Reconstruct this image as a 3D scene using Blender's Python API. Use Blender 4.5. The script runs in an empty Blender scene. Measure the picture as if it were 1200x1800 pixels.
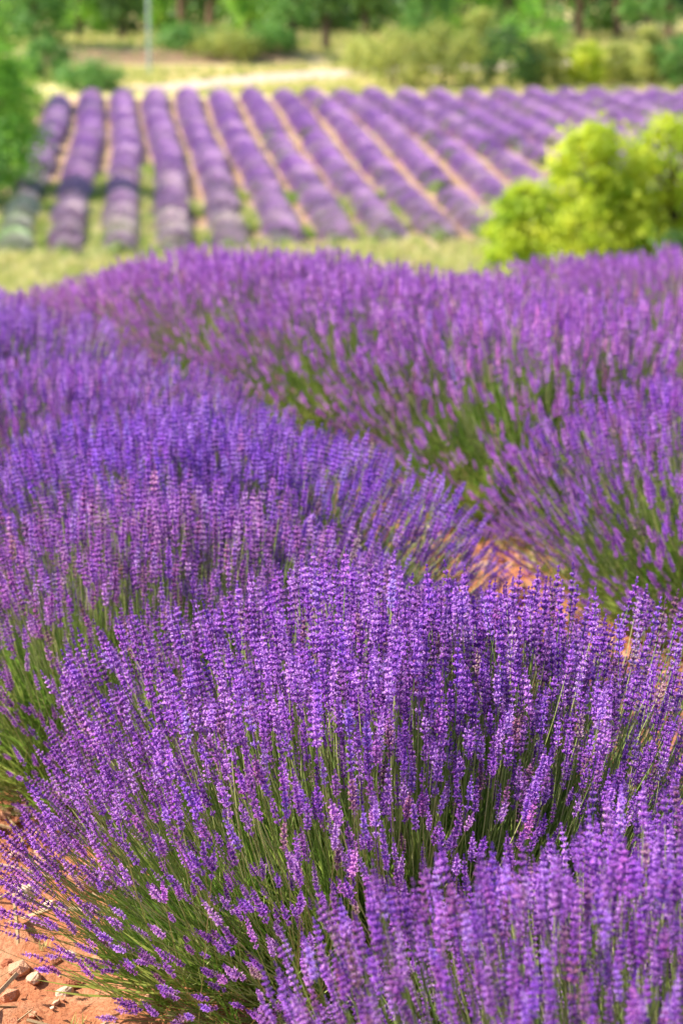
import bpy, math, random
import numpy as np
from mathutils import Matrix, Vector, Euler
S = bpy.context.scene
R = math.radians
rng = np.random.default_rng(7)
random.seed(7)

# ------------------------------------------------------------------ camera, sky, sun
CAM_H = 1.75
PITCH = 13.24
cam = bpy.data.objects.new('camera', bpy.data.cameras.new('camera'))
S.collection.objects.link(cam); S.camera = cam
cam.location = (0, 0, CAM_H)
cam.rotation_euler = (R(90 - PITCH), 0, 0)
cd = cam.data
cd.sensor_fit = 'VERTICAL'; cd.sensor_height = 36; cd.sensor_width = 24
cd.lens = 85; cd.clip_start = 0.05; cd.clip_end = 3000
cd.dof.use_dof = True; cd.dof.focus_distance = 3.95; cd.dof.aperture_fstop = 5.0

SUN_EL, SUN_AZ = 41, -78          # azimuth clockwise from +Y (ahead of the camera); -78 is to the left, a little ahead
w = bpy.data.worlds.new('World'); S.world = w; w.use_nodes = True
nt = w.node_tree; nt.nodes.clear()
sky = nt.nodes.new('ShaderNodeTexSky'); sky.sky_type = 'NISHITA'; sky.sun_disc = False
sky.sun_elevation = R(SUN_EL); sky.sun_rotation = R(SUN_AZ)
bg = nt.nodes.new('ShaderNodeBackground'); bg.inputs['Strength'].default_value = 0.13
wo = nt.nodes.new('ShaderNodeOutputWorld')
nt.links.new(sky.outputs[0], bg.inputs[0]); nt.links.new(bg.outputs[0], wo.inputs[0])
sl = bpy.data.lights.new('sun', 'SUN'); sl.energy = 5.0; sl.angle = R(0.53); sl.color = (1, .93, .82)
sun = bpy.data.objects.new('sun', sl); S.collection.objects.link(sun)
sd = Vector((math.sin(R(SUN_AZ)) * math.cos(R(SUN_EL)), math.cos(R(SUN_AZ)) * math.cos(R(SUN_EL)), math.sin(R(SUN_EL))))
sun.rotation_euler = sd.to_track_quat('Z', 'Y').to_euler()
sun.location = (-8, 4, 12)
S.view_settings.view_transform = 'Standard'; S.view_settings.look = 'None'
S.view_settings.gamma = 1; S.view_settings.use_curve_mapping = False
S.view_settings.exposure = 1.12
S.cycles.use_denoising = True
S.cycles.max_bounces = 7; S.cycles.transparent_max_bounces = 4

# ------------------------------------------------------------------ helpers
def link(o, parent=None):
    S.collection.objects.link(o)
    if parent is not None: o.parent = parent
    return o
def tag(o, label=None, cat=None, group=None, kind=None):
    if label: o['label'] = label
    if cat: o['category'] = cat
    if group: o['group'] = group
    if kind: o['kind'] = kind
    return o
def empty(name, loc, rz=0):
    o = bpy.data.objects.new(name, None); o.empty_display_size = .1
    o.location = loc; o.rotation_euler = (0, 0, rz)
    return link(o)
def mesh_np(name, V, F, mats=(), midx=None, smooth=False):
    """V (n,3); F: list/array of faces."""
    me = bpy.data.meshes.new(name)
    if isinstance(F, np.ndarray):
        nf, k = F.shape
        me.vertices.add(len(V)); me.vertices.foreach_set('co', np.asarray(V, dtype=np.float32).ravel())
        me.loops.add(nf * k); me.loops.foreach_set('vertex_index', F.astype(np.int32).ravel())
        me.polygons.add(nf); me.polygons.foreach_set('loop_start', np.arange(0, nf * k, k, dtype=np.int32))
        me.update(calc_edges=True); me.validate()
    else:
        me.from_pydata([tuple(v) for v in V], [], F)
    for m in mats: me.materials.append(m)
    if midx is not None: me.polygons.foreach_set('material_index', np.asarray(midx, dtype=np.int32))
    if smooth: me.polygons.foreach_set('use_smooth', np.ones(len(me.polygons), dtype=bool))
    me.update()
    return me
def obj(name, me, parent=None, loc=(0, 0, 0)):
    o = bpy.data.objects.new(name, me); o.location = loc
    return link(o, parent)

class MB:                                   # mesh collector
    def __init__(s): s.V = []; s.F = []; s.M = []
    def add(s, V, F, m=0):
        b = len(s.V); s.V += [tuple(v) for v in V]
        s.F += [tuple(i + b for i in f) for f in F]; s.M += [m] * len(F)
    def tube(s, pts, rad, n=3, m=0, cap=False):
        pts = [Vector(p) for p in pts]; b = len(s.V)
        for i, p in enumerate(pts):
            d = (pts[min(i + 1, len(pts) - 1)] - pts[max(i - 1, 0)]).normalized()
            a = d.orthogonal().normalized() if i == 0 else (a - d * a.dot(d)).normalized()
            c = d.cross(a); r = rad[i] if hasattr(rad, '__len__') else rad
            for k in range(n):
                t = 2 * math.pi * k / n
                s.V.append(tuple(p + (a * math.cos(t) + c * math.sin(t)) * r))
        for i in range(len(pts) - 1):
            for k in range(n):
                q = (k + 1) % n
                s.F.append((b + i * n + k, b + i * n + q, b + (i + 1) * n + q, b + (i + 1) * n + k)); s.M.append(m)
        if cap:
            s.F.append(tuple(b + (len(pts) - 1) * n + k for k in range(n))); s.M.append(m)
    def mesh(s, name, mats, smooth=False): return mesh_np(name, s.V, s.F, mats, s.M, smooth)

# ------------------------------------------------------------------ materials
def mat(name, cols, rough=.7, transl=0.0, nscale=8, tint=False, obj_random=.35, spec=.3, bump=0, bscale=40, coord='Object', noise_amt=1.0, stops=None):
    m = bpy.data.materials.new(name); m.use_nodes = True
    n = m.node_tree.nodes; l = m.node_tree.links; n.clear()
    out = n.new('ShaderNodeOutputMaterial'); p = n.new('ShaderNodeBsdfPrincipled')
    p.inputs['Roughness'].default_value = rough; p.inputs['Specular IOR Level'].default_value = spec
    tc = n.new('ShaderNodeTexCoord'); no = n.new('ShaderNodeTexNoise')
    no.inputs['Scale'].default_value = nscale; no.inputs['Detail'].default_value = 5
    geo = n.new('ShaderNodeNewGeometry')
    l.new(tc.outputs['Object'] if coord == 'Object' else geo.outputs['Position'], no.inputs['Vector'])
    oi = n.new('ShaderNodeObjectInfo')
    a = n.new('ShaderNodeMath'); a.operation = 'MULTIPLY_ADD'
    l.new(oi.outputs['Random'], a.inputs[0]); a.inputs[1].default_value = obj_random; a.inputs[2].default_value = -obj_random / 2
    b = n.new('ShaderNodeMath'); b.operation = 'ADD'
    l.new(no.outputs['Fac'], b.inputs[0]); l.new(a.outputs[0], b.inputs[1])
    cr = n.new('ShaderNodeValToRGB'); e = cr.color_ramp.elements
    k = len(cols)
    pos = stops or [.3 + .4 * i / max(1, k - 1) for i in range(k)]
    while len(e) < k: e.new(.5)
    for i in range(k): e[i].position = pos[i]; e[i].color = (*cols[i], 1)
    l.new(b.outputs[0], cr.inputs[0]); col = cr.outputs[0]
    if tint:
        at = n.new('ShaderNodeAttribute'); at.attribute_type = 'INSTANCER'; at.attribute_name = 'tint'
        mx = n.new('ShaderNodeMix'); mx.data_type = 'RGBA'; mx.blend_type = 'MULTIPLY'; mx.inputs[0].default_value = 1
        l.new(col, mx.inputs[6]); l.new(at.outputs['Color'], mx.inputs[7]); col = mx.outputs[2]
    l.new(col, p.inputs['Base Color']); sh = p.outputs[0]
    if transl:
        t = n.new('ShaderNodeBsdfTranslucent'); l.new(col, t.inputs[0])
        ms = n.new('ShaderNodeMixShader'); ms.inputs[0].default_value = transl
        l.new(p.outputs[0], ms.inputs[1]); l.new(t.outputs[0], ms.inputs[2]); sh = ms.outputs[0]
    if bump:
        bn = n.new('ShaderNodeTexNoise'); bn.inputs['Scale'].default_value = bscale; bn.inputs['Detail'].default_value = 8
        l.new(geo.outputs['Position'], bn.inputs['Vector'])
        bp = n.new('ShaderNodeBump'); bp.inputs['Strength'].default_value = bump; bp.inputs['Distance'].default_value = .02
        l.new(bn.outputs['Fac'], bp.inputs['Height']); l.new(bp.outputs[0], p.inputs['Normal'])
    l.new(sh, out.inputs[0])
    return m
M = {}
M['petal'] = mat('lavender_petal', [(.54, .25, .62), (.58, .20, .86), (.70, .33, .93), (.86, .59, .97)], .55, .3, 260, True, .5)
M['calyx'] = mat('lavender_calyx', [(.18, .07, .26), (.15, .035, .36), (.24, .08, .48), (.34, .15, .52)], .6, .2, 160, True, .5)
M['stem'] = mat('lavender_stem', [(.16, .25, .05), (.28, .37, .09), (.44, .46, .18)], .55, .2, 6, False, .6)
M['leaf'] = mat('lavender_leaf', [(.12, .22, .03), (.20, .34, .05), (.36, .44, .10)], .6, .35, 6, False, .6)
M['wood'] = mat('woody_base', [(.10, .07, .05), (.20, .15, .10)], .9, 0, 30)
M['farfl'] = mat('distant_lavender_flower', [(.46, .24, .66), (.54, .32, .72), (.60, .41, .72)], .7, .25, 3, True, .6)
M['farleaf'] = mat('distant_lavender_leaf', [(.10, .16, .035), (.16, .22, .05)], .8, .2, 5, False, .5)
M['soilclod'] = mat('soil_clod', [(.32, .10, .045), (.44, .17, .08), (.56, .29, .17)], .95, 0, 12, False, .8, bump=.5, bscale=300)
M['stone'] = mat('pale_limestone', [(.48, .22, .12), (.58, .33, .20), (.64, .46, .33)], .9, 0, 18, False, .6, bump=.5, bscale=120)
M['bark'] = mat('tree_bark', [(.07, .05, .04), (.16, .11, .08)], .95, 0, 6)
M['pine_bark'] = mat('pine_bark', [(.12, .07, .05), (.24, .14, .10)], .95, 0, 4)
def leafmat(name, a, b, c, tr=.35, ns=1.2): return mat(name, [a, b, c], .6, tr, ns, False, .1, coord='World', stops=[.32, .5, .68])
M['lf_yellow'] = leafmat('yellow_green_leaf', (.30, .44, .03), (.52, .61, .04), (.76, .76, .08), .48)
M['lf_bright'] = leafmat('bright_green_leaf', (.16, .38, .04), (.26, .52, .06), (.42, .60, .09), .45)
M['lf_mid'] = leafmat('mid_green_leaf', (.09, .22, .04), (.14, .31, .06), (.22, .40, .09))
M['lf_dark'] = leafmat('dark_green_leaf', (.05, .12, .03), (.10, .20, .04), (.17, .30, .06), .3)
M['lf_pine'] = leafmat('pine_needle', (.04, .11, .05), (.07, .17, .07), (.12, .24, .09), .25)
M['lf_olive'] = leafmat('olive_shrub_leaf', (.24, .30, .06), (.40, .44, .10), (.56, .56, .15), .4)
M['drygrass'] = mat('dry_grass_blade', [(.46, .46, .13), (.66, .60, .25), (.80, .69, .38)], .7, .35, .8, False, .6)
M['greengrass'] = mat('green_grass_blade', [(.16, .30, .04), (.28, .42, .06), (.42, .50, .10)], .7, .4, .8, False, .6)
M['steel'] = mat('galvanised_pole', [(.22, .30, .28), (.34, .42, .38)], .5, 0, 3)
M['white'] = mat('white_paint', [(.7, .7, .68), (.82, .82, .80)], .5, 0, 3)
M['path'] = mat('pale_gravel_path', [(.44, .32, .24), (.52, .40, .31), (.58, .47, .38)], .95, 0, 1.5, bump=.3, bscale=30)
M['straw'] = mat('dry_straw', [(.38, .25, .12), (.52, .38, .22)], .8, .2, 10, False, .6)

# ------------------------------------------------------------------ terrain
PY = np.array([-60, -5, 7.6, 9, 11, 13, 16, 22, 40, 55, 62, 70, 78, 87, 96, 105, 116, 126, 135, 150, 170, 250, 500, 1500])
PZ = np.array([.4, 0, 0, -.04, -.20, -.50, -1.05, -2.3, -5.6, -6.95, -6.95, -6.75, -6.5, -6.2, -5.95, -5.75, -5.6, -5.5, -5.3, -4.8, -4.3, -2.6, 6, 60])
def gz(x, y):
    x = np.asarray(x, float); y = np.asarray(y, float)
    z = 0
    for o, wt in ((-.8, .25), (0, .5), (.8, .25)): z = z + wt * np.interp(y + o * np.clip(y / 14, .2, 6), PY, PZ)
    z = z - np.interp(y, [50, 66, 126, 170, 250], [0, .45, .62, .5, 0])
    bx_ = np.clip((x + 24) / 4, 0, 1) * np.clip((1 - x) / 5, 0, 1)
    z = z + bx_ * .95 * np.clip((y - 146.5) / 2.6, 0, 1) * np.clip((176 - y) / 20, 0, 1)
    z = z - .05 * np.clip(-x - .6, 0, 6) * np.clip((y - 8.5) / 3, 0, 1) * np.clip(1 - (y - 20) / 20, 0, 1)
    z = z + np.clip((y - 130) / 60, 0, 1) * .35 * np.sin(x * .11 + 1) * np.sin(y * .09)
    return z
def gz1(x, y): return float(gz(x, y))
def vnoise(x, y, s):                       # cheap smooth noise
    x = x * s; y = y * s
    return (np.sin(x * 1.7 + 1.3 * np.sin(y * 1.3)) + np.sin(y * 2.1 + 1.7 * np.sin(x * 1.1 + 2)) + np.sin((x + y) * 1.27 + .7)) / 3
xs = np.concatenate([-np.geomspace(900, 3.2, 40), np.linspace(-3, 3, 151), np.geomspace(3.2, 900, 40)])
ys = np.concatenate([np.linspace(-60, 1.5, 12), np.linspace(1.8, 13, 240), np.geomspace(13.1, 200, 130), np.geomspace(210, 1500, 25)])
X, Y = np.meshgrid(xs, ys)
near = np.clip((14 - Y) / 3, 0, 1) * np.clip((4 - abs(X)) / 1, 0, 1)
Z = gz(X, Y) + near * (.014 * vnoise(X, Y, 7) + .013 * vnoise(X + 3, Y, 17) + .012 * vnoise(X, Y + 5, 37) + .014 * rng.random(X.shape))
nx, ny = len(xs), len(ys)
V = np.stack([X, Y, Z], -1).reshape(-1, 3)
I = np.arange(nx * ny).reshape(ny, nx)
F = np.stack([I[:-1, :-1], I[:-1, 1:], I[1:, 1:], I[1:, :-1]], -1).reshape(-1, 4)

# far field layout (needed by the ground material): rows run towards azimuth AZF
AZF = math.atan((235 - 600) / 4250)
ud = np.array([math.sin(AZF), math.cos(AZF)]); un = np.array([math.cos(AZF), -math.sin(AZF)])
gm = bpy.data.materials.new('earth_and_grass'); gm.use_nodes = True
n = gm.node_tree.nodes; l = gm.node_tree.links; p = n['Principled BSDF']; p.inputs['Roughness'].default_value = .95
p.inputs['Specular IOR Level'].default_value = .1
geo = n.new('ShaderNodeNewGeometry')
def N(t, **k):
    q = n.new(t)
    for a, b in k.items(): setattr(q, a, b)
    return q
def noise(scale, det=6, rough=.6):
    q = N('ShaderNodeTexNoise'); q.inputs['Scale'].default_value = scale; q.inputs['Detail'].default_value = det
    q.inputs['Roughness'].default_value = rough; l.new(geo.outputs['Position'], q.inputs['Vector']); return q.outputs['Fac']
def ramp(fac, st):
    q = N('ShaderNodeValToRGB'); e = q.color_ramp.elements
    while len(e) < len(st): e.new(.5)
    for i, (ps, c) in enumerate(st): e[i].position = ps; e[i].color = (*c, 1)
    l.new(fac, q.inputs[0]); return q.outputs[0]
def mixc(f, a, b):
    q = N('ShaderNodeMix', data_type='RGBA'); l.new(f, q.inputs[0]); l.new(a, q.inputs[6]); l.new(b, q.inputs[7]); return q.outputs[2]
sep = N('ShaderNodeSeparateXYZ'); l.new(geo.outputs['Position'], sep.inputs[0])
def mrange(v, a, b, c=0, d=1):
    q = N('ShaderNodeMapRange'); q.clamp = True
    l.new(v, q.inputs[0]); q.inputs[1].default_value = a; q.inputs[2].default_value = b; q.inputs[3].default_value = c; q.inputs[4].default_value = d
    return q.outputs[0]
def mth(op, a, b):
    q = N('ShaderNodeMath', operation=op)
    for i, v in enumerate((a, b)):
        if isinstance(v, (int, float)): q.inputs[i].default_value = v
        else: l.new(v, q.inputs[i])
    return q.outputs[0]
soil = mixc(noise(45, 4), ramp(noise(9), [(.3, (.27, .085, .038)), (.5, (.42, .155, .07)), (.7, (.54, .28, .16))]),
            ramp(noise(120), [(.35, (.24, .075, .03)), (.6, (.46, .20, .10))]))
soil_far = ramp(noise(1.3), [(.3, (.34, .20, .12)), (.55, (.42, .27, .17)), (.72, (.46, .42, .20))])
grass = ramp(noise(.25, 8), [(.30, (.26, .32, .08)), (.42, (.52, .46, .17)), (.6, (.68, .55, .28)), (.75, (.70, .52, .34))])
yv = sep.outputs[1]
c = mixc(mrange(yv, 11.5, 14), soil, grass)
edge = mth('ADD', yv, mth('MULTIPLY', noise(.8), 3.0))
infield = mth('MULTIPLY', mrange(edge, 68.5, 70.5), mrange(edge, 129, 127))
xrow = mth('ADD', sep.outputs[0], mth('MULTIPLY', yv, .0862))
infield = mth('MULTIPLY', infield, mth('MULTIPLY', mrange(xrow, -5.0, -4.4), mrange(xrow, 38, 37.4)))
c = mixc(infield, c, soil_far)
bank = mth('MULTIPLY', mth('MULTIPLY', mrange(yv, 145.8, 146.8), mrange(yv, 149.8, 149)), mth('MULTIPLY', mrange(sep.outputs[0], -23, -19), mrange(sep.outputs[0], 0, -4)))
c = mixc(bank, c, ramp(noise(.9), [(.35, (.16, .13, .06)), (.6, (.26, .16, .10))]))  # brown bank soil, colour darkened to carry the shade lying on it
l.new(c, p.inputs['Base Color'])
bp = N('ShaderNodeBump'); bp.inputs['Strength'].default_value = .6; bp.inputs['Distance'].default_value = .015
l.new(noise(80, 8), bp.inputs['Height']); l.new(bp.outputs[0], p.inputs['Normal'])
gnd = obj('ground', mesh_np('ground', V, F, [gm], smooth=True)); gnd['kind'] = 'structure'

# pale track beyond the field
def project_y(py):            # depression tangent for a photo row
    return math.tan(R(PITCH) - math.atan((900 - py) / 4250))
def ground_at(px, py, lo=20, hi=400):
    t = project_y(py); 
    for d in np.arange(lo, hi, .25):
        x = (px - 600) / 4250 * d
        if CAM_H - gz1(x, d) < d * t + 0: return x, d
    return (px - 600) / 4250 * hi, hi
def strip(name, pts, wd, m, lift=.03):
    P = [Vector((a, b)) for a, b in pts]; Q = []
    for i in range(len(P) - 1):
        for t in np.linspace(0, 1, 12, endpoint=(i == len(P) - 2)): Q.append(P[i].lerp(P[i + 1], t))
    VV = []; FF = []
    for i, q in enumerate(Q):
        d = (Q[min(i + 1, len(Q) - 1)] - Q[max(i - 1, 0)]).normalized(); nn = Vector((-d.y, d.x))
        for k in range(5):
            v = q + nn * wd * (k / 4 - .5); VV.append((v.x, v.y, gz1(v.x, v.y) + lift))
    for i in range(len(Q) - 1):
        for k in range(4): a = i * 5 + k; FF.append((a, a + 1, a + 6, a + 5))
    return obj(name, mesh_np(name, VV, FF, [m], smooth=True))
PATH = [(-10.5, 132), (-9, 133.5), (-6.5, 137), (-3, 140.5), (3, 144), (14, 149), (60, 160)]
pp = strip('path', PATH, 3.8, M['path'])
tag(pp, kind='structure')

# ------------------------------------------------------------------ geometry-node scatter for uncountable masses
def gn_scatter(coll_objs, key):
    cl = bpy.data.collections.new('source_' + key)
    for o in coll_objs: cl.objects.link(o)
    ng = bpy.data.node_groups.new('scatter_' + key, 'GeometryNodeTree')
    ng.interface.new_socket('Geometry', in_out='INPUT', socket_type='NodeSocketGeometry')
    ng.interface.new_socket('Geometry', in_out='OUTPUT', socket_type='NodeSocketGeometry')
    N_ = ng.nodes; L = ng.links
    gi = N_.new('NodeGroupInput'); go = N_.new('NodeGroupOutput')
    ci = N_.new('GeometryNodeCollectionInfo'); ci.inputs['Collection'].default_value = cl
    ci.inputs['Separate Children'].default_value = True; ci.inputs['Reset Children'].default_value = True
    mp = N_.new('GeometryNodeMeshToPoints')
    ip = N_.new('GeometryNodeInstanceOnPoints'); ip.inputs['Pick Instance'].default_value = True
    def att(name, typ):
        a = N_.new('GeometryNodeInputNamedAttribute'); a.data_type = typ; a.inputs['Name'].default_value = name; return a.outputs['Attribute']
    er = N_.new('FunctionNodeEulerToRotation')
    L.new(att('rot', 'FLOAT_VECTOR'), er.inputs[0])
    L.new(gi.outputs[0], mp.inputs['Mesh']); L.new(mp.outputs[0], ip.inputs['Points'])
    L.new(ci.outputs[0], ip.inputs['Instance'])
    L.new(er.outputs[0], ip.inputs['Rotation']); L.new(att('scl', 'FLOAT_VECTOR'), ip.inputs['Scale'])
    L.new(att('idx', 'INT'), ip.inputs['Instance Index'])
    L.new(ip.outputs[0], go.inputs[0])
    return ng
def scatter(name, ng, P, rot, scl, idx, tint=(1, 1, 1), parent=None):
    P = np.asarray(P, np.float32); k = len(P)
    me = bpy.data.meshes.new(name); me.vertices.add(k); me.vertices.foreach_set('co', P.ravel())
    def at(nm, ty, arr, pr='value'):
        a = me.attributes.new(nm, ty, 'POINT'); a.data.foreach_set(pr, np.ascontiguousarray(arr).ravel())
    scl = np.asarray(scl, np.float32)
    if scl.ndim == 1: scl = np.repeat(scl[:, None], 3, 1)
    at('rot', 'FLOAT_VECTOR', np.asarray(rot, np.float32), 'vector')
    at('scl', 'FLOAT_VECTOR', scl, 'vector')
    at('idx', 'INT', np.asarray(idx, np.int32))
    T = np.ones((k, 3), np.float32) * np.asarray(tint, np.float32)
    at('tint', 'FLOAT_VECTOR', T, 'vector')
    o = obj(name, me, parent)
    o['kind'] = 'stuff'
    md = o.modifiers.new('scatter', 'NODES'); md.node_group = ng
    return o
def src(name, me): return bpy.data.objects.new(name, me)

# ------------------------------------------------------------------ lavender stem and flower head meshes
LU = .60                                    # canonical stem length with its head
def curve(bend, t): return Vector((bend * 4 * t * (1 - t) * LU, 0, t * LU))
def make_stem(bend, seed):
    m = MB(); ts = [0, .2, .4, .6, .8, .98]
    m.tube([curve(bend, t) for t in ts], [.0014, .0013, .0012, .0011, .001, .0006], 3, 0)
    rr = random.Random(seed)
    for k in range(3):                       # narrow paired leaves low on the stem
        t = rr.uniform(.08, .5); p0 = curve(bend, t); a = rr.uniform(0, 6.28)
        for s in (0, math.pi):
            d = Vector((math.cos(a + s) * .45, math.sin(a + s) * .45, 1)).normalized(); L_ = rr.uniform(.03, .055)
            sd_ = d.cross(Vector((0, 0, 1))).normalized() * .0014
            m.add([p0, p0 + d * L_ * .5 + sd_, p0 + d * L_, p0 + d * L_ * .5 - sd_], [(0, 1, 2, 3)], 0)
    return m
def floret(m, p, d, L_, r, rr, openf):
    d = d.normalized(); a = d.orthogonal().normalized(); c = d.cross(a)
    ph = rr.uniform(0, 6.28); ring = []
    for k in range(4):
        t = ph + k * math.pi / 2
        ring.append(p + d * L_ * .55 + (a * math.cos(t) + c * math.sin(t)) * r)
    m.add([p] + ring + [p + d * L_], [(0, 2, 1), (0, 3, 2), (0, 4, 3), (0, 1, 4), (5, 1, 2), (5, 2, 3), (5, 3, 4), (5, 4, 1)], 0)
    if openf:
        q = p + d * L_ * .72
        for k in range(openf):
            t = ph + k * 2 * math.pi / openf + .4
            o = (a * math.cos(t) + c * math.sin(t)); w_ = d.cross(o) * r * .75
            e = q + o * r * rr.uniform(.9, 1.7) + d * L_ * rr.uniform(.38, .62)
            m.add([q, q + o * r * 1.0 + w_ + d * L_ * .2, e, q + o * r * 1.0 - w_ + d * L_ * .2], [(0, 1, 2, 3)], 1)
def make_head(bend, seed, lod=0):
    rr = random.Random(seed); m = MB()
    nw = rr.choice([4, 5, 5, 6, 6, 7])
    Lh = nw * rr.uniform(.0102, .0122)
    t1 = 1.0; t0 = 1 - Lh / LU
    ws = [t0 + (t1 - t0) * ((i + .25) / nw) for i in range(nw)]
    if rr.random() < .65: ws.insert(0, t0 - rr.uniform(.020, .045))
    for i, t in enumerate(ws):
        f = i / (len(ws) - 1)
        p0 = curve(bend, t); d0 = (curve(bend, t + .01) - curve(bend, t - .01)).normalized()
        a = d0.orthogonal().normalized(); c_ = d0.cross(a)
        size = (1 - .45 * f ** 2.5) * rr.uniform(.85, 1.12) * (.72 if i == 0 else 1)
        nf = (10 if lod == 0 else 7) - (3 if f > .8 else 0)
        ph = rr.uniform(0, 6.28)
        for k in range(nf):
            az = ph + 2 * math.pi * k / nf + rr.uniform(-.25, .25)
            up = rr.uniform(.45, 1.5) + f * .8
            o = a * math.cos(az) + c_ * math.sin(az)
            d = o + d0 * up
            L_ = .0087 * size * rr.uniform(.85, 1.15) * (1.1 if lod else 1)
            floret(m, p0 + o * .0009 + d0 * rr.uniform(-.0014, .0014), d, L_, .00155 * size * (1.25 if lod else 1), rr, (rr.choice([0, 2, 3, 3]) if f < .93 else 0))
    m.tube([curve(bend, ws[0] - .01), curve(bend, (ws[0] + 1) / 2), curve(bend, 1.0)], [.0012, .0011, .0006], 3, 0)
    p0 = curve(bend, 1.0)
    for k in range(3): floret(m, p0 - Vector((0, 0, .004)), Vector((rr.uniform(-.3, .3), rr.uniform(-.3, .3), 1)), .007, .0014, rr, 0)
    return m
NV = 8
bends = [.02, .05, .035, .07, .01, .045, .06, .03]
stem_me, head_me, joint_obj, joint_far = [], [], [], []
for i in range(NV):
    b = bends[i]
    st = make_stem(b, i); hd = make_head(b, 100 + i); hf = make_head(b, 200 + i, 1)
    stem_me.append(st.mesh('flower_stem', [M['stem']]))
    head_me.append(hd.mesh('flower_head', [M['calyx'], M['petal']]))
    for lst, h in ((joint_obj, hd), (joint_far, hf)):
        j = MB(); j.V = list(st.V); j.F = list(st.F); j.M = [2] * len(st.F); j.add(h.V, h.F, 0)
        k0 = len(st.F); j.M[k0:] = h.M
        lst.append(src('flowering_stem', j.mesh('flowering_stem', [M['calyx'], M['petal'], M['stem']])))
ng_near = gn_scatter(joint_obj, 'near_flowers'); ng_far = gn_scatter(joint_far, 'mid_flowers')
# leafy tuft
def leaf_tuft(seed, mname='leaf'):
    rr = random.Random(seed); m = MB()
    for k in range(26):
        az = rr.uniform(0, 6.28); tl = rr.uniform(.05, .7); p0 = Vector((rr.uniform(-.015, .015), rr.uniform(-.015, .015), rr.uniform(0, .05)))
        d = Vector((math.cos(az) * math.sin(tl), math.sin(az) * math.sin(tl), math.cos(tl))); L_ = rr.uniform(.05, .12)
        s_ = d.cross(Vector((math.cos(az + 1), math.sin(az + 1), .2))).normalized() * rr.uniform(.0009, .0018)
        bnd = Vector((0, 0, .25 * L_))
        m.add([p0 - s_ * .6, p0 + s_ * .6, p0 + d * L_ * .6 + s_, p0 + d * L_ * .6 - s_, p0 + d * L_ + bnd * .3], [(0, 1, 2, 3), (3, 2, 4)], 0)
    return src('leaf_tuft', m.mesh('leaf_tuft', [M[mname]]))
ng_leaf = gn_scatter([leaf_tuft(i) for i in range(5)] + [leaf_tuft(9, 'straw')], 'leaf_tufts')

# ------------------------------------------------------------------ near bushes
# name tuple: x, y, radius, height, stems, tint, label, individual stems?
BUSH = [
 (0.48, 2.8, 0.66, 0.60, 4200, (1.12, .98, 1.08), 'blurred lavender bush cut off by the bottom right corner, nearest of all', 1),
 (0.12, 4.0, 0.77, 0.60, 3900, (1.12, .98, 1.05), 'large sharp lavender bush filling the lower middle, its stems fanning out over orange soil', 1),
 (-0.4, 5.0, 0.66, 0.56, 2000, (1.12, 1.02, .95), 'pinkish lavender bush with bright green lower stems just behind the sharp bush', 1),
 (-0.36, 5.80, 0.76, 0.56, 4200, (.98, .88, 1.08), 'broad lavender bush behind the pinkish one, its shaded right edge deep violet', 1),
 (-0.76, 6.75, 0.74, 0.54, 3600, (1.10, 1.0, 1.03), 'lavender bush at the left edge, fourth in its row from the sharp bush', 1),
 (-1.23, 7.75, 0.74, 0.57, 3000, (1.08, 1.0, 1.05), 'lavender bush at the left edge, fifth in its row from the sharp bush', 0),
 (-1.66, 8.75, 0.74, 0.59, 2400, (1.10, 1.0, 1.05), 'lavender bush at the far left end of the nearer row, just below the crest', 0),
 (1.17, 6.20, 0.76, 0.59, 3200, (1.16, .96, 1.08), 'lavender bush on the right edge leaning left over the soil track', 1),
 (0.74, 7.5, 0.80, 0.63, 2500, (1.30, 1.12, 1.08), 'loose lavender bush showing dark green stems, right side of the further row', 1),
 (0.24, 8.55, 0.80, 0.60, 2500, (1.30, 1.12, 1.08), 'lavender bush in the middle of the further row, left of the loose one', 0),
 (-0.16, 9.6, 0.76, 0.59, 2800, (1.30, 1.12, 1.08), 'lavender bush of the further row with a dark green base, centre of the photo', 0),
 (-0.56, 10.65, 0.76, 0.57, 2600, (1.30, 1.12, 1.08), 'lavender bush on the highest point of the crest, above the green gap', 0),
 (-1.00, 11.75, 0.76, 0.49, 2200, (1.30, 1.12, 1.08), 'lavender bush going over the crest, left of the highest one', 0),
 (-1.44, 12.8, 0.76, 0.44, 1579, (1.30, 1.12, 1.08), 'lavender bush low on the crest near the left edge of the photo', 0),
 (2.0, 9.3, 0.76, 0.59, 2400, (1.30, 1.12, 1.08), 'lavender bush of the third row at the right edge beside the pale stalk', 0),
 (1.58, 10.4, 0.76, 0.57, 2400, (1.30, 1.12, 1.08), 'lavender bush of the third row in front of the yellow green tree', 0),
 (1.2, 11.5, 0.76, 0.53, 2200, (1.30, 1.12, 1.08), 'lavender bush of the third row at the left foot of the yellow green tree', 0),
 (0.74, 12.6, 0.76, 0.46, 1579, (1.30, 1.12, 1.08), 'last lavender bush of the third row, seen over the crest in front of dry grass', 0),
 (2.62, 11.9, 0.76, 0.59, 1579, (1.30, 1.12, 1.08), 'lavender bush of the fourth row far right on the crest', 0),
 (2.16, 13.0, 0.76, 0.57, 1579, (1.30, 1.12, 1.08), 'lavender bush of the fourth row on the crest below the yellow green tree', 0),
]
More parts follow.
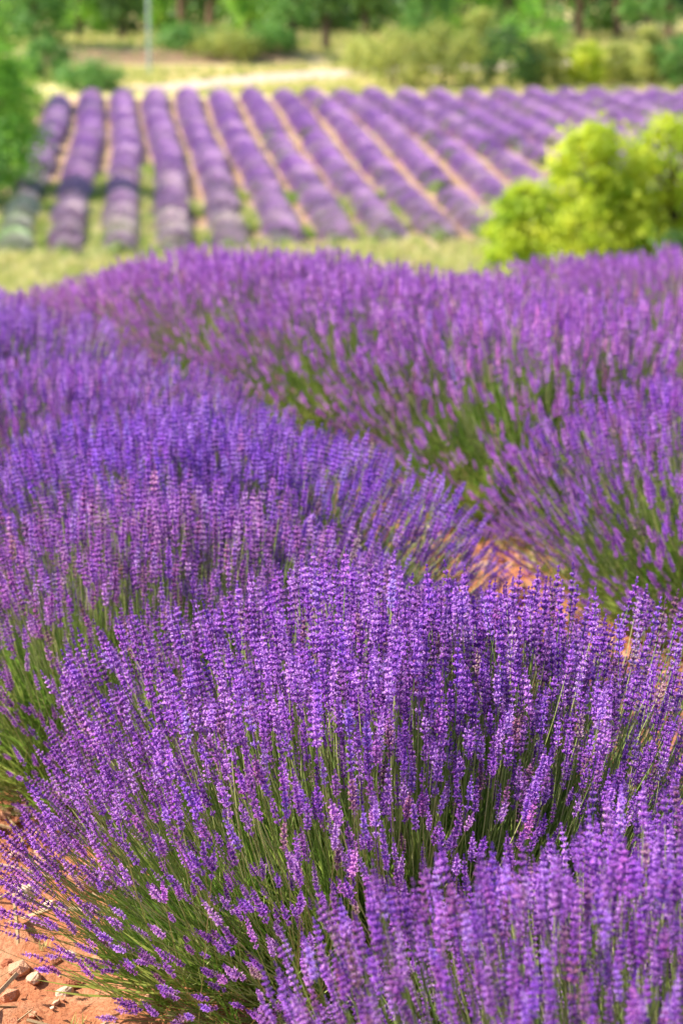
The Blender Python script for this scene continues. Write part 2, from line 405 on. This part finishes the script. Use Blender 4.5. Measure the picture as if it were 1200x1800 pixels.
def stems_of(bx, by, r, h, k, g):
    az = g.uniform(0, 2 * np.pi, k)
    th = np.clip(g.random(k) ** .60 * R(82) + g.normal(0, .05, k), 0, R(84))
    clump = 1 + .05 * np.sin(az * 3 + bx * 9) + .04 * np.sin(az * 5 + th * 6 + by * 5)
    inner = np.where(g.random(k) < .42, g.uniform(.66, .92, k), g.uniform(.90, 1.03, k))
    n_ = 2.6
    if by > 5.5: clump = 1 + (clump - 1) * .5
    tr = ((np.sin(th) / r) ** n_ + (np.cos(th) / h) ** n_) ** (-1 / n_) * inner * clump
    q = np.sin(th) * tr
    tip = np.stack([np.cos(az) * q, np.sin(az) * q, np.cos(th) * tr + .05], -1)
    br = q * g.uniform(.42, .70, k); a2 = az + g.normal(0, .16, k)
    start = np.stack([np.cos(a2) * br + g.normal(0, .015, k), np.sin(a2) * br + g.normal(0, .015, k), g.uniform(.0, .07, k)], -1)
    if by > 5.5:                              # bushes merged along the row are longer that way
        for A_ in (tip, start):
            pr = (A_[:, 0] * -.38 + A_[:, 1] * .925) * .28; A_[:, 0] += pr * -.38; A_[:, 1] += pr * .925
    d = tip - start; L_ = np.linalg.norm(d, axis=1); dd = d / L_[:, None]
    need = np.maximum(L_, .38)
    start = tip - dd * need[:, None]; start[:, 2] = np.maximum(start[:, 2], .0)
    tip = start + dd * need[:, None]
    azd = np.arctan2(dd[:, 1], dd[:, 0]); tl = np.arccos(np.clip(dd[:, 2], -1, 1))
    if by < 3: need = np.maximum(need * .86, .38); start = tip - dd * need[:, None]     # shorter heads on this bush
    rot = np.stack([g.normal(0, .06, k), tl + g.normal(0, .03, k), azd], -1)
    g0 = gz(bx + start[:, 0], by + start[:, 1])
    off = np.array([bx, by, 0]); P = start + off; P[:, 2] += g0; tip = tip + off; tip[:, 2] += g0
    return P, rot, need / LU, tip
sets = []
for (bx, by, r, h, k, tint, lab, ind) in BUSH:
    g = np.random.default_rng(int(1000 * by))
    sets.append(stems_of(bx, by, r, h, k, g))
cp, sp = math.cos(R(PITCH)), math.sin(R(PITCH))
def proj(Pt):
    q = Pt - np.array([0, 0, CAM_H]); f = q[:, 1] * cp - q[:, 2] * sp; up = q[:, 1] * sp + q[:, 2] * cp
    return 600 + 4250 * q[:, 0] / f, 900 - 4250 * up / f, f
allp = np.concatenate([np.stack(proj(s[3]), -1) for s in sets])
for bi, (bx, by, r, h, k, tint, lab, ind) in enumerate(BUSH):
    P, rot, sc, tip = sets[bi]
    root = empty('lavender_bush', (bx, by, gz1(bx, by)))
    tag(root, lab, 'lavender', 'lavender bushes in the near rows')
    off = np.array([bx, by, gz1(bx, by)]); Pl = P - off
    g = np.random.default_rng(50 + bi)
    idx = g.integers(0, NV, len(P)); pick = np.zeros(len(P), bool)
    if ind:
        x, y, f = proj(tip)
        infr = (x > -10) & (x < 1210) & (y > -10) & (y < 1810)
        occ = np.zeros(len(P))
        wpx = .02 * 4250 / f
        for i0 in range(0, len(P), 200):
            sl_ = slice(i0, i0 + 200)
            near_ = (allp[None, :, 2] < f[sl_, None] - .01)
            cl_ = (abs(allp[None, :, 0] - x[sl_, None]) < wpx[sl_, None]) & (allp[None, :, 1] - y[sl_, None] < 2.5 * wpx[sl_, None]) & (allp[None, :, 1] - y[sl_, None] > -3.5 * wpx[sl_, None])
            occ[sl_] = (near_ & cl_).sum(1)
        score = np.where(infr, -occ - f * .5, -1e9)
        order = np.argsort(-score)[:300]; order = [i for i in order if score[i] > -1e8]
        pick[order] = True
        for i in order:
            s = bpy.data.objects.new('flower_stem', stem_me[idx[i]]); link(s, root)
            s.location = Pl[i]; s.rotation_euler = rot[i]; s.scale = (sc[i],) * 3
            hh = bpy.data.objects.new('flower_head', head_me[idx[i]]); link(hh, s)
            tv = [float(a * (1 + g.normal(0, .07))) for a in tint]
            if g.random() < .05: tv = [tv[0] * .85, tv[1] * 1.05, tv[2] * .50]      # spent head
            hh['tint'] = tv
    q = ~pick
    T = np.array(tint) * (1 + g.normal(0, .07, (q.sum(), 1)))
    T[g.random(len(T)) < .05] *= np.array([.85, 1.05, .50])
    scatter('flower_mass', ng_near if by < 8.4 else ng_far, Pl[q], rot[q], sc[q], idx[q], T, root)
    # foliage
    row2 = 6.2 < by < 10 and bx > -.3
    kl = 1500 if row2 else 900 if by < 8 else 500; lz = .56 if row2 else .42
    az = g.uniform(0, 6.283, kl); th = g.random(kl) ** .6 * R(88); rr_ = g.random(kl) ** .5
    hx = np.cos(az) * np.sin(th) * r * .66 * rr_; hy = np.sin(az) * np.sin(th) * r * .66 * rr_; hz = np.cos(th) * h * lz * rr_
    PL = np.stack([hx, hy, hz + gz(bx + hx, by + hy) - off[2]], -1)
    rt = np.stack([g.normal(0, .1, kl), th * .5, az], -1)
    ix = np.where(g.random(kl) < .06, 5, g.integers(0, 5, kl))
    scatter('leaf_mass', ng_leaf, PL, rt, g.uniform(.8, 1.5, kl), ix, (1, 1, 1), root)
    mb = MB()                                 # woody crown at the base
    rw = random.Random(bi)
    for _ in range(22):
        a = rw.uniform(0, 6.28); q_ = rw.uniform(.05, r * .42); zt = rw.uniform(.10, .2)
        mb.tube([(math.cos(a) * .03, math.sin(a) * .03, -.02), (math.cos(a) * q_ * .5, math.sin(a) * q_ * .5, .04), (math.cos(a) * q_, math.sin(a) * q_, zt)], [.008, .006, .003], 4)
    obj('woody_base', mb.mesh('woody_base', [M['wood']]), root)

# ------------------------------------------------------------------ stones and clods on the near soil
def rock_mesh(seed, m, sub=2):
    rr = np.random.default_rng(seed)
    import bmesh
    bm = bmesh.new(); bmesh.ops.create_icosphere(bm, subdivisions=sub, radius=1)
    pl = [Vector(rr.normal(0, 1, 3)).normalized() for _ in range(9)]; dd_ = rr.uniform(.55, .9, 9)
    for v in bm.verts:
        for q, d_ in zip(pl, dd_):
            e = v.co.dot(q)
            if e > d_: v.co -= q * (e - d_) * .85
        v.co *= 1 + .06 * rr.normal()
        v.co.z *= .62; v.co.y *= .8
    me = bpy.data.meshes.new('rock'); bm.to_mesh(me); bm.free(); me.materials.append(m); return me
rocks = [rock_mesh(i, M['stone']) for i in range(5)]
clods = [src('soil_clod', rock_mesh(20 + i, M['soilclod'], 1)) for i in range(5)] + [src('pebble', rock_mesh(40 + i, M['stone'], 1)) for i in range(2)]
for i in range(2):
    mb = MB(); mb.tube([(-4, 0, .3), (0, .4 - .8 * i, .7), (4.5, 0, .2)], [.13, .12, .06], 4); clods.append(src('straw_bit', mb.mesh('straw_bit', [M['straw']])))
ng_clod = gn_scatter(clods, 'soil_clods')
kc = 26000
cx = rng.uniform(-2.6, 2.6, kc); cy = rng.uniform(3.2, 12, kc)
cs = .005 + .038 * rng.random(kc) ** 2.8
scatter('soil_clods', ng_clod, np.stack([cx, cy, gz(cx, cy) + .004], -1), rng.uniform(0, 6.28, (kc, 3)) * [.1, .1, 1], cs, rng.integers(0, 9, kc))
def on_ground(px, py):
    t = project_y(py); d = CAM_H / t; return (px - 600) / 4250 * d / 1.0, d
rs = random.Random(3)
def stones(k, reg, label, group, where):
    for i in range(k):
        px = rs.uniform(reg[0], reg[2]); py = rs.uniform(reg[1], reg[3])
        tt = project_y(py); y_ = CAM_H / tt; f = y_ * cp + CAM_H * sp; x_ = (px - 600) / 4250 * f
        s = bpy.data.objects.new('stone', rocks[i % 5]); link(s)
        sz = rs.uniform(.011, .026); zs = rs.uniform(.6, 1.0); s.scale = (sz, sz * rs.uniform(.8, 1.2), sz * zs)
        s.location = (x_, y_, gz1(x_, y_) + sz * .25); s.rotation_euler = (rs.uniform(-.3, .3), rs.uniform(-.3, .3), rs.uniform(0, 6.3))
        z_ = ('flat ' if zs < .72 else 'rounded ' if zs < .87 else 'upright ') + 'small' if sz < .018 else ('flat' if zs < .72 else 'rounded' if zs < .87 else 'upright') + (' middling' if sz < .027 else ' large')
        pz = (py - reg[1]) / (reg[3] - reg[1]); w3 = where[min(2, int(pz * 3))]
        tag(s, f'{z_} {label} {w3}', 'stone', group)
stones(5, (-30, 1420, 200, 1800), 'stone on orange soil,', 'stones on the soil at lower left', ('left, below the pinkish lavender', 'left of the sharp bush', 'left near the bottom edge'))
stones(12, (780, 985, 1190, 1210), 'stone on the soil track,', 'stones on the soil track', ('at its far narrow end', 'midway between the rows', 'near the right edge'))
# pale dry stalk in the third row
root = empty('dry_grass_stalk', (1.30, 9.35, gz1(1.3, 9.35)))
tag(root, 'tall pale bent grass stalk standing among lavender at the right edge', 'grass stalk')
mb = MB(); mb.tube([(0.04, 0, 0), (0.03, 0, .25), (0, 0, .5), (-.04, 0, .7)], [.003, .003, .0025, .0015], 4)
obj('stalk', mb.mesh('stalk', [M['straw']]), root)
mb = MB()
for k in range(14):
    z = .52 + .013 * k; a = k * 2.4; xx = -.04 * (z - .5) / .2
    mb.tube([(xx, 0, z), (xx + .01 * math.cos(a), .01 * math.sin(a), z + .018)], [.0018, .0004], 3)
obj('seed_head', mb.mesh('seed_head', [M['straw']]), root)

# ------------------------------------------------------------------ far lavender field
def far_plant(seed, kf=520):
    g = np.random.default_rng(seed); mb = MB()
    # leafy mound
    nu, nv = 12, 5; Vm = []; Fm = []
    for j in range(nv + 1):
        th = j / nv * math.pi / 2
        for i in range(nu):
            a = 2 * math.pi * i / nu; r_ = 1 + .12 * math.sin(3 * a + seed) + .16 * g.normal()
            Vm.append((.44 * r_ * math.cos(a) * math.cos(th), .44 * r_ * math.sin(a) * math.cos(th), .44 * math.sin(th)))
    for j in range(nv):
        for i in range(nu): Fm.append((j * nu + i, j * nu + (i + 1) % nu, (j + 1) * nu + (i + 1) % nu, (j + 1) * nu + i))
    mb.add(Vm, Fm, 0)
    for k in range(kf):
        a = g.uniform(0, 6.283); th = g.random() ** .55 * R(84)
        fx = .60 * (1 + .07 * math.sin(3 * a + seed)); L_ = 1 / math.sqrt((math.sin(th) / fx) ** 2 + (math.cos(th) / .66) ** 2) * g.uniform(.86, 1.05)
        d = Vector((math.cos(a) * math.sin(th), math.sin(a) * math.sin(th), math.cos(th)))
        p1 = d * L_; p0 = d * L_ * .78; pm = d * L_ * .42
        o = d.orthogonal().normalized(); c_ = d.cross(o); r_ = g.uniform(.010, .018)
        mid = p0 * .55 + p1 * .45
        ring = [mid + (o * math.cos(t) + c_ * math.sin(t)) * r_ for t in (0, 2.09, 4.19)]
        mb.add([p0] + ring + [p1], [(0, 2, 1), (0, 3, 2), (0, 1, 3), (4, 1, 2), (4, 2, 3), (4, 3, 1)], 1)
        mb.add([pm, p0 + o * .004, p0 - o * .004], [(0, 1, 2)], 0)
    return mb.mesh('lavender_plant', [M['farleaf'], M['farfl']])
far_me = [far_plant(i) for i in range(6)]
far_green = [far_plant(20 + i, 150) for i in range(2)]
SP = 1.60
ROW0 = (20 - 600) / 4250 * 70                # x of the first row where it starts at y=70
gaps = {5: [(112, 113.5)], 6: [(100, 102)], 8: [(87, 88.5), (118, 120)], 11: [(94, 95.5)], 13: [(98, 100)], 0: [(88, 90), (99, 101)], 1: [], 7: [(101, 104)], 9: [(83, 85)], 10: [(100, 102)], 12: [(91, 93)], 15: [(88, 90)]}
weak = {0: (64, 90), 6: (92, 112), 2: (66, 73), 1: (66, 72), 9: (78, 88), 10: (92, 104), 12: (86, 100), 14: (90, 118), 16: (95, 120), 18: (100, 126)}
fr = random.Random(11)
ORD = ['first', 'second', 'third', 'fourth', 'fifth', 'sixth', 'seventh', 'eighth', 'ninth', 'tenth', 'eleventh', 'twelfth', 'thirteenth', 'fourteenth',
       'fifteenth', 'sixteenth', 'seventeenth', 'eighteenth', 'nineteenth', 'twentieth', 'twenty-first', 'twenty-second', 'twenty-third', 'twenty-fourth', 'twenty-fifth', 'twenty-sixth', 'twenty-seventh', 'twenty-eighth']
for ri in range(26):
    x0 = ROW0 + ri * SP / un[0]
    ys_ = 70 + (0 if ri < 3 else min(6, (ri - 3) * .75)) ; ye = 126.5 - (0 if ri else 4)
    def rowx(y_): return x0 + (y_ - 70) * ud[0] / ud[1] + .12 * math.sin(y_ * .13 + ri * .7)
    desc = {0: 'patchy greenish lavender row', 1: 'greyish lilac lavender row', 2: 'greyish lilac lavender row'}.get(ri, 'long purple lavender row')
    root = empty('lavender_row', (rowx(ys_), ys_, gz1(rowx(ys_), ys_)))
    tag(root, f'{desc} across the far field, {ORD[ri]} from the left', 'lavender row', 'lavender rows of the far field')
    y_ = ys_
    while y_ < ye:
        ing = any(a < y_ < b for a, b in gaps.get(ri, []))
        if fr.random() < .012: ing = True
        if not ing:
            green = (y_ - ys_) < .9 or (ri in weak and weak[ri][0] < y_ < weak[ri][1] and fr.random() < .55) or fr.random() < .03
            me = fr.choice(far_green) if green else fr.choice(far_me)
            o = bpy.data.objects.new('lavender_plant', me); link(o, root)
            x_ = rowx(y_) + fr.uniform(-.06, .06)
            o.location = (x_ - root.location.x, y_ - root.location.y, gz1(x_, y_) - root.location.z - .02)
            s = fr.uniform(.88, 1.10) * (.86 if green else 1)
            o.scale = (s * 1.08, s * 1.08, s * fr.uniform(.95, 1.08)); o.rotation_euler = (0, 0, fr.uniform(0, 6.28))
            gy = max(.22, min(1, (98 - y_) / 24)) * (1 if ri < 5 else .55)      # nearer plants are past their peak and greyer
            v = fr.uniform(.95, 1.05)
            base = [1.14, 1.06, .98]
            grey = [1.16, 1.62, .70] if ri else [.95, 2.05, .45]
            o['tint'] = [float(v * (b * (1 - gy * .75) + c_ * gy * .75)) for b, c_ in zip(base, grey)]
        y_ += .60 * (1 + fr.uniform(-.06, .06))

# ------------------------------------------------------------------ grass
def grass_tuft(seed, m, k=22, hmax=.42):
    rr = random.Random(seed); mb = MB()
    for _ in range(k):
        a = rr.uniform(0, 6.28); p0 = Vector((rr.uniform(-.12, .12), rr.uniform(-.12, .12), 0)); h = rr.uniform(.4, 1) * hmax
        lean = Vector((math.cos(a), math.sin(a), 0)) * h * rr.uniform(.1, .55); s_ = Vector((-math.sin(a), math.cos(a), 0)) * rr.uniform(.006, .014)
        mb.add([p0 - s_, p0 + s_, p0 + lean * .4 + Vector((0, 0, h * .6)) + s_ * .8, p0 + lean * .4 + Vector((0, 0, h * .6)) - s_ * .8, p0 + lean + Vector((0, 0, h))], [(0, 1, 2, 3), (3, 2, 4)], 0)
    return src('grass_tuft', mb.mesh('grass_tuft', [M[m]]))
ng_dry = gn_scatter([grass_tuft(i, 'drygrass') for i in range(4)] + [grass_tuft(8, 'greengrass')], 'dry_grass')
ng_green = gn_scatter([grass_tuft(10 + i, 'greengrass', 26, .3) for i in range(4)] + [grass_tuft(18, 'drygrass')], 'green_grass')
def grass_region(name, ng, k, xr, yr, s=(.7, 1.5), keep=None):
    y_ = rng.uniform(*yr, k); x_ = rng.uniform(*xr, k)
    if keep is not None:
        kk = keep(x_, y_); x_, y_ = x_[kk], y_[kk]
    k = len(x_)
    rot = np.stack([np.zeros(k), np.zeros(k), rng.uniform(0, 6.28, k)], -1)
    o = scatter(name, ng, np.stack([x_, y_, gz(x_, y_)], -1), rot, rng.uniform(*s, k), rng.integers(0, 5, k))
    return o
def offpath(x, y):
    q = PATH
    py_ = np.interp(x, [a for a, _ in q], [b for _, b in q]); return ((y - py_ > 2.8) | (y - py_ < -5)) & ~((y > 146) & (y < 149.5) & (x > -23) & (x < -1) & (rng.random(len(x)) < .8)) | ((y-py_ < -2.8) & (rng.random(len(x)) < .3))
def between_rows(x, y):
    s = ((x - ROW0 - (y - 70) * ud[0] / ud[1]) / (SP / un[0]))
    fr_ = s - np.floor(s)
    left = (s > -.7) & (s < 3.3)
    left2 = (s > 3.3) & (s < 7.6) & (y < 84)
    return (abs(fr_ - .5) < .17) & ((left & (y < 92 - 3.0 * abs(s - 2.6))) | (left2 & (vnoise(x, y, .8) > .1)))
grass_region('dry_grass', ng_dry, 12000, (-14, 14), (56, 71.5), (.8, 1.5), lambda x, y: (y < 69.3 + np.clip((x + 5) * .42, 0, 6)))
grass_region('meadow_grass', ng_dry, 30000, (-34, 34), (128.5, 178), (.4, 1.1), offpath)
grass_region('slope_grass', ng_dry, 9000, (-14, 14), (14.5, 56), (.7, 1.3))
grass_region('green_grass', ng_green, 22000, (-14, 12), (69, 94), (.7, 1.3), between_rows)
grass_region('verge_grass', ng_green, 5000, (-22, -9.8), (66, 128), (.8, 1.7), lambda x, y: x < ROW0 - 1.0 + (y - 70) * ud[0] / ud[1])

# ------------------------------------------------------------------ trees and shrubs
def leaf_cloud(clumps, k, size, g, flat=1.0):
    """k leaf quads in the shells of ellipsoid clumps (x,y,z,rx,ry,rz)."""
    C = np.array(clumps, float); wgt = (C[:, 3] * C[:, 4] * C[:, 5]) ** .67; wgt /= wgt.sum()
    ci = g.choice(len(C), k, p=wgt); d = g.normal(0, 1, (k, 3)); d /= np.linalg.norm(d, axis=1)[:, None]
    rad = g.random(k) ** .5 * (1.05 + .42 * g.normal(0, 1, k))
    P = C[ci, :3] + d * rad[:, None] * C[ci, 3:6]
    nrm = d + g.normal(0, .7, (k, 3)); nrm[:, 2] += .3; nrm /= np.linalg.norm(nrm, axis=1)[:, None]
    t = np.cross(nrm, g.normal(0, 1, (k, 3))); t /= np.linalg.norm(t, axis=1)[:, None]; b = np.cross(nrm, t)
    s = size * g.uniform(.6, 1.3, (k, 1))
    V = np.stack([P - t * s, P + b * s * .55, P + t * s, P - b * s * .55], 1).reshape(-1, 3)
    F = np.arange(4 * k).reshape(k, 4)
    return V, F
def make_tree(name, x, y, H, W, leaf, bark, label, cat, k=3500, size=.14, base=.25, group=None, seed=0, nclump=16, trunk_r=None, pine=False, z0=None):
    g = np.random.default_rng(seed); rr = random.Random(seed)
    root = empty(name, (x, y, gz1(x, y))); tag(root, label, cat, group)
    tr = trunk_r or H * .022
    cl = []
    mb = MB()
    lean = rr.uniform(-.04, .04) * H
    mb.tube([(0, 0, -.3), (lean * .3, 0, H * .3), (lean * .7, .02 * H, H * .6), (lean, 0, H * .88)], [tr * 1.4, tr, tr * .7, tr * .2], 8)
    for i in range(nclump):
        u = (i + rr.random()) / nclump
        z = H * (base + (1 - base) * (u * .92))
        prof = math.sin(math.pi * min(1, .18 + u * .82)) ** .6 if not pine else (1 - u * .75)
        a = i * 2.399 + rr.uniform(-.4, .4); q = W * .5 * prof * rr.uniform(.35, .85)
        cxx, cyy = lean * u + math.cos(a) * q, math.sin(a) * q
        rc = W * rr.uniform(.15, .25) * (16 / max(16, nclump)) ** .3 * (.6 + .5 * prof)
        cl.append((cxx, cyy, z, rc, rc, rc * (.8 if not pine else .45)))
        zb = z * rr.uniform(.55, .8)
        mb.tube([(lean * zb / H, 0, zb), (cxx * .5, cyy * .5, (zb + z) / 2 + .03 * H), (cxx, cyy, z)], [tr * .45, tr * .28, tr * .1], 5)
    obj('trunk', mb.mesh('trunk', [M[bark]], True), root)
    V, F = leaf_cloud(cl, k, size, g)
    obj('crown', mesh_np('crown', V, F, [M[leaf]]), root)
    return root
def at_px(px, d): return (px - 600) / 4250 * d
# bright yellow-green tree at right, before the far field
make_tree('small_tree', at_px(1050, 62), 62, 4.8, 3.7, 'lf_yellow', 'bark', 'bright yellow green leafy tree at the right in front of the far field', 'tree', 6200, .11, .16, None, 21, 34)
make_tree('shrub', at_px(915, 61), 61, 3.35, 2.6, 'lf_yellow', 'bark', 'lower yellow green bush left of the bright tree, over the field edge', 'shrub', 5200, .10, .08, None, 6, 30)
make_tree('shrub', at_px(1010, 61), 60, 2.7, 2.8, 'lf_yellow', 'bark', 'low sunlit bush at the foot of the bright yellow green tree', 'shrub', 4000, .08, .1, None, 7, 14)
make_tree('small_tree', at_px(1180, 63), 63, 4.9, 3.3, 'lf_yellow', 'bark', 'yellow green tree cut by the right edge, beside the bright tree', 'tree', 6500, .10, .12, None, 8, 28)
make_tree('shrub', at_px(1190, 60), 60, 2.2, 1.8, 'lf_dark', 'bark', 'dark green bush low at the right edge under the yellow green trees', 'shrub', 2500, .08, .05, None, 9, 10)
# dark tree on the left edge
make_tree('broadleaf_tree', at_px(-12, 84), 84, 5.6, 4.4, 'lf_bright', 'bark', 'big green tree at the left edge beside the far field', 'tree', 9000, .11, .10, None, 12, 26)
make_tree('shrub', at_px(-60, 80), 80, 3.4, 3.4, 'lf_mid', 'bark', 'green bush under the big green tree at the left edge', 'shrub', 3500, .1, .05, None, 13, 12)
make_tree('broadleaf_tree', at_px(-15, 118), 118, 6.5, 4.0, 'lf_bright', 'bark', 'sunlit green tree behind the big tree at the left edge', 'tree', 5000, .13, .1, None, 14, 18)

T = [ # px, depth, H, W, leaf, bark, seed, base, label
 (70, 152, 7.0, 5.0, 'lf_mid', 'Mid green tree with dark foot above the left field corner', .06),
 (150, 160, 8.5, 5.0, 'lf_bright', 'Light green tree between two darker ones at the upper left', .10),
 (222, 158, 8.0, 4.4, 'lf_dark', 'Round dark green tree left of the grey pole', .12),
 (285, 164, 8.5, 3.0, 'lf_bright', 'Narrow light green tree just behind the grey pole', .06),
 (440, 158, 8.5, 4.2, 'lf_bright', 'Light green tree right of the dark pine trunks', .06),
 (515, 150, 9.0, 5.2, 'lf_mid', 'Green tree on a thin reddish trunk above the pale track', .17),
 (572, 154, 9.5, 4.2, 'lf_dark', 'Dark green tree on a bare trunk right of the one over the track', .17),
 (640, 166, 9.0, 4.6, 'lf_dark', 'Dark tree behind the bluish gap at the top', .22),
 (745, 158, 8.0, 4.4, 'lf_mid', 'Green tree behind the olive shrubs, top middle right', .08),
 (820, 162, 9.0, 4.8, 'lf_bright', 'Emerald green tree rising behind the olive shrubs', .10),
 (890, 170, 10., 5.0, 'lf_dark', 'Dark green tree above the round green bush', .10),
 (1130, 158, 9.5, 4.6, 'lf_mid', 'Green tree hanging over the dark trunk near the upper right', .22),
]
for i, (px, d, H, W, lf, lab, bs) in enumerate(T):
    make_tree('broadleaf_tree', at_px(px, d), d, H, W, lf, 'bark', lab[0].lower() + lab[1:], 'tree', 3600, .17, bs, 'broadleaf trees along the far edge', 40 + i, 18)
PN = [(325, 168, 11, 5.0, 'pine with a thick dark trunk right of the grey pole'), (374, 172, 12, 5.0, 'second dark pine trunk, left of a light green tree'),
      (455, 180, 12, 5.5, 'pine behind the light green tree right of the trunks'), (600, 178, 12, 5.5, 'tall pine behind the trees on bare trunks, top middle'),
      (700, 182, 12, 5.5, 'tall pine right of the bluish gap at the top'), (790, 184, 12, 5.5, 'pine standing behind the emerald green tree'),
      (945, 172, 12, 5.5, 'dark pine behind the gap between the shrubs, right'), (1010, 168, 12, 5.5, 'brownish dark pine above the yellow green bush'),
      (1075, 172, 12, 5.5, 'dark pine left of the hanging green tree, upper right'), (1165, 164, 11, 5.0, 'pine with dark trunk near the upper right corner'),
      (1235, 168, 12, 5.5, 'pine cut by the right edge at the top'), (20, 178, 12, 5.5, 'pine behind the trees in the upper left corner'),
      (110, 184, 12, 5.5, 'pine behind the light green tree at the upper left'), (200, 182, 12, 5.5, 'pine behind the round dark tree at upper left'),
      (265, 184, 12, 5.5, 'pine behind the narrow light green tree'), (535, 186, 12, 5.5, 'pine behind the green tree over the track'), (880, 186, 12, 5.5, 'pine at the back behind the round green bush')]
for i, (px, d, H, W, lab) in enumerate(PN):
    make_tree('pine_tree', at_px(px, d), d, H, W, 'lf_pine', 'pine_bark', lab, 'pine', 3000, .2, .26 if d < 175 else .08, 'pines at the edge of the forest', 80 + i, 18, .20, True)
SH = [ # px, d, H, W, leaf, label
 (690, 133, 2.3, 3.6, 'lf_olive', 'broad olive shrub with a dark foot behind the far field'), (775, 134, 2.4, 3.6, 'lf_olive', 'olive shrub left of the dark green round bush'),
 (888, 133, 2.5, 2.9, 'lf_dark', 'dark green round bush behind the far field'), (930, 140, 3.3, 3.4, 'lf_bright', 'taller sunlit bush behind the dark green round one'),
 (945, 134, 1.9, 2.2, 'lf_olive', 'yellowish shrub right of the dark green round bush'), (1020, 134, 1.7, 2.2, 'lf_yellow', 'small yellow green bush above the field edge at right'),
 (1075, 136, 1.5, 2.4, 'lf_olive', 'low olive shrub right of the small yellow green bush'), (1132, 134, 2.4, 1.6, 'lf_olive', 'upright pale olive bush near the right edge'),
 (1180, 133, 2.0, 2.4, 'lf_mid', 'green bush at the right edge behind the far field'), (160, 132, 1.1, 3.6, 'lf_mid', 'low green mound of shrub above the left rows'),
 (85, 138, 2.1, 2.6, 'lf_mid', 'dark green shrub in the meadow at the upper left'), (410, 148, 1.1, 3.6, 'lf_olive', 'low shrub on the shady bank right of the grey pole'), (330, 150, 1.0, 3.2, 'lf_mid', 'low shrub on the bank behind the pale track'), (480, 149, 1.1, 3.0, 'lf_mid', 'low shrub on the bank at the foot of the reddish trunk'), (640, 142, 1.5, 2.6, 'lf_olive', 'yellowish shrub where the track passes the broad olive shrub'), (840, 143, 2.6, 2.6, 'lf_olive', 'yellowish bush between olive shrub and sunlit bush'),
]
for i, (px, d, H, W, lf, lab) in enumerate(SH):
    H *= (1.45 if px > 600 else 1.15); W *= 1.25
    make_tree('shrub', at_px(px, d), d, H, W, lf, 'bark', lab, 'shrub', 2600, .12, .12, 'shrubs between the far field and the forest', 120 + i, 14)
# forest mass behind, one uncountable wood
g = np.random.default_rng(5); cl = []
fm = MB()
for i in range(420): x_ = g.uniform(-60, 60); y_ = g.uniform(174, 190); cl.append((x_, y_, gz1(x_, y_) + g.uniform(.2, 3.5), 2.0, 1.5, 1.4))
for i in range(260):
    x_ = g.uniform(-120, 120); y_ = g.uniform(190, 250); z_ = gz1(x_, y_); h_ = g.uniform(8, 13)
    for k in range(4): cl.append((x_ + g.normal(0, 1), y_ + g.normal(0, 1), z_ + h_ * (.22 + .24 * k), 2.8 - .3 * k, 2.8 - .3 * k, 1.9))
    fm.tube([(x_, y_, z_ - .3), (x_, y_, z_ + h_ * .7)], [.25, .12], 5)
V, F = leaf_cloud(cl, 120000, .34, g)
nb = len(V)
Vt = np.array(fm.V); allF = [tuple(f) for f in F] + [tuple(a + nb for a in f) for f in fm.F]
fo = obj('forest', mesh_np('forest', np.concatenate([V, Vt]), allF, [M['lf_dark'], M['pine_bark']], [0] * len(F) + [1] * len(fm.F)))
tag(fo, 'dark mixed forest rising behind the trees at the top', 'forest', kind='stuff')
for nm, lab, ct in (('dry_grass', 'pale dry grass strip at the near end of the far field', 'grass'), ('meadow_grass', 'dry yellow meadow around the pale track', 'grass'), ('slope_grass', 'dry grass on the slope below the crest', 'grass'),
                ('green_grass', 'green weeds growing between the left rows of the far field', 'grass'), ('verge_grass', 'green grass beside the left edge of the far field', 'grass'), ('soil_clods', 'crumbled orange soil clods and pebbles between the near bushes', 'soil')):
    if nm in bpy.data.objects: tag(bpy.data.objects[nm], lab, ct)
# utility pole
root = empty('utility_pole', (at_px(268, 142), 142, gz1(at_px(268, 142), 142)))
tag(root, 'tall grey metal utility pole standing in the meadow at the upper left', 'pole')
mb = MB(); mb.tube([(0, 0, -.2), (0, 0, 4), (0, 0, 8.5)], [.11, .10, .08], 10, cap=True); obj('pole', mb.mesh('pole', [M['steel']], True), root)
mb = MB(); mb.tube([(-.8, 0, 8.1), (.8, 0, 8.1)], .06, 6); obj('crossarm', mb.mesh('crossarm', [M['steel']]), root)
for sx in (-.7, 0, .7):
    mb = MB(); mb.tube([(sx, 0, 8.15), (sx, 0, 8.22), (sx, 0, 8.3), (sx, 0, 8.36)], [.03, .06, .04, .05], 8, cap=True); obj('insulator', mb.mesh('insulator', [M['white']]), root)


# weeds and straw along the foot of the further row and at the lower left
gw = np.random.default_rng(77); kw = 130
t_ = gw.random(kw); wx = np.interp(t_, [0, .4, 1], [.86, .24, -.9]) + gw.normal(0, .07, kw); wy = np.interp(t_, [0, .4, 1], [6.05, 7.6, 10.4]) + gw.normal(0, .05, kw)
e_ = gw.random(kw) < .08; wx[e_] = gw.uniform(-1.2, -.3, e_.sum()); wy[e_] = gw.uniform(3.5, 4.8, e_.sum())
tag(scatter('weeds', ng_green, np.stack([wx, wy, gz(wx, wy)], -1), np.stack([wx * 0, wx * 0, gw.uniform(0, 6.28, kw)], -1), np.where(e_, .10, gw.uniform(.10, .28, kw)), gw.choice([0, 1, 4, 4, 4, 4, 4], kw)), 'yellowing weeds along the foot of the further lavender row', 'weeds')
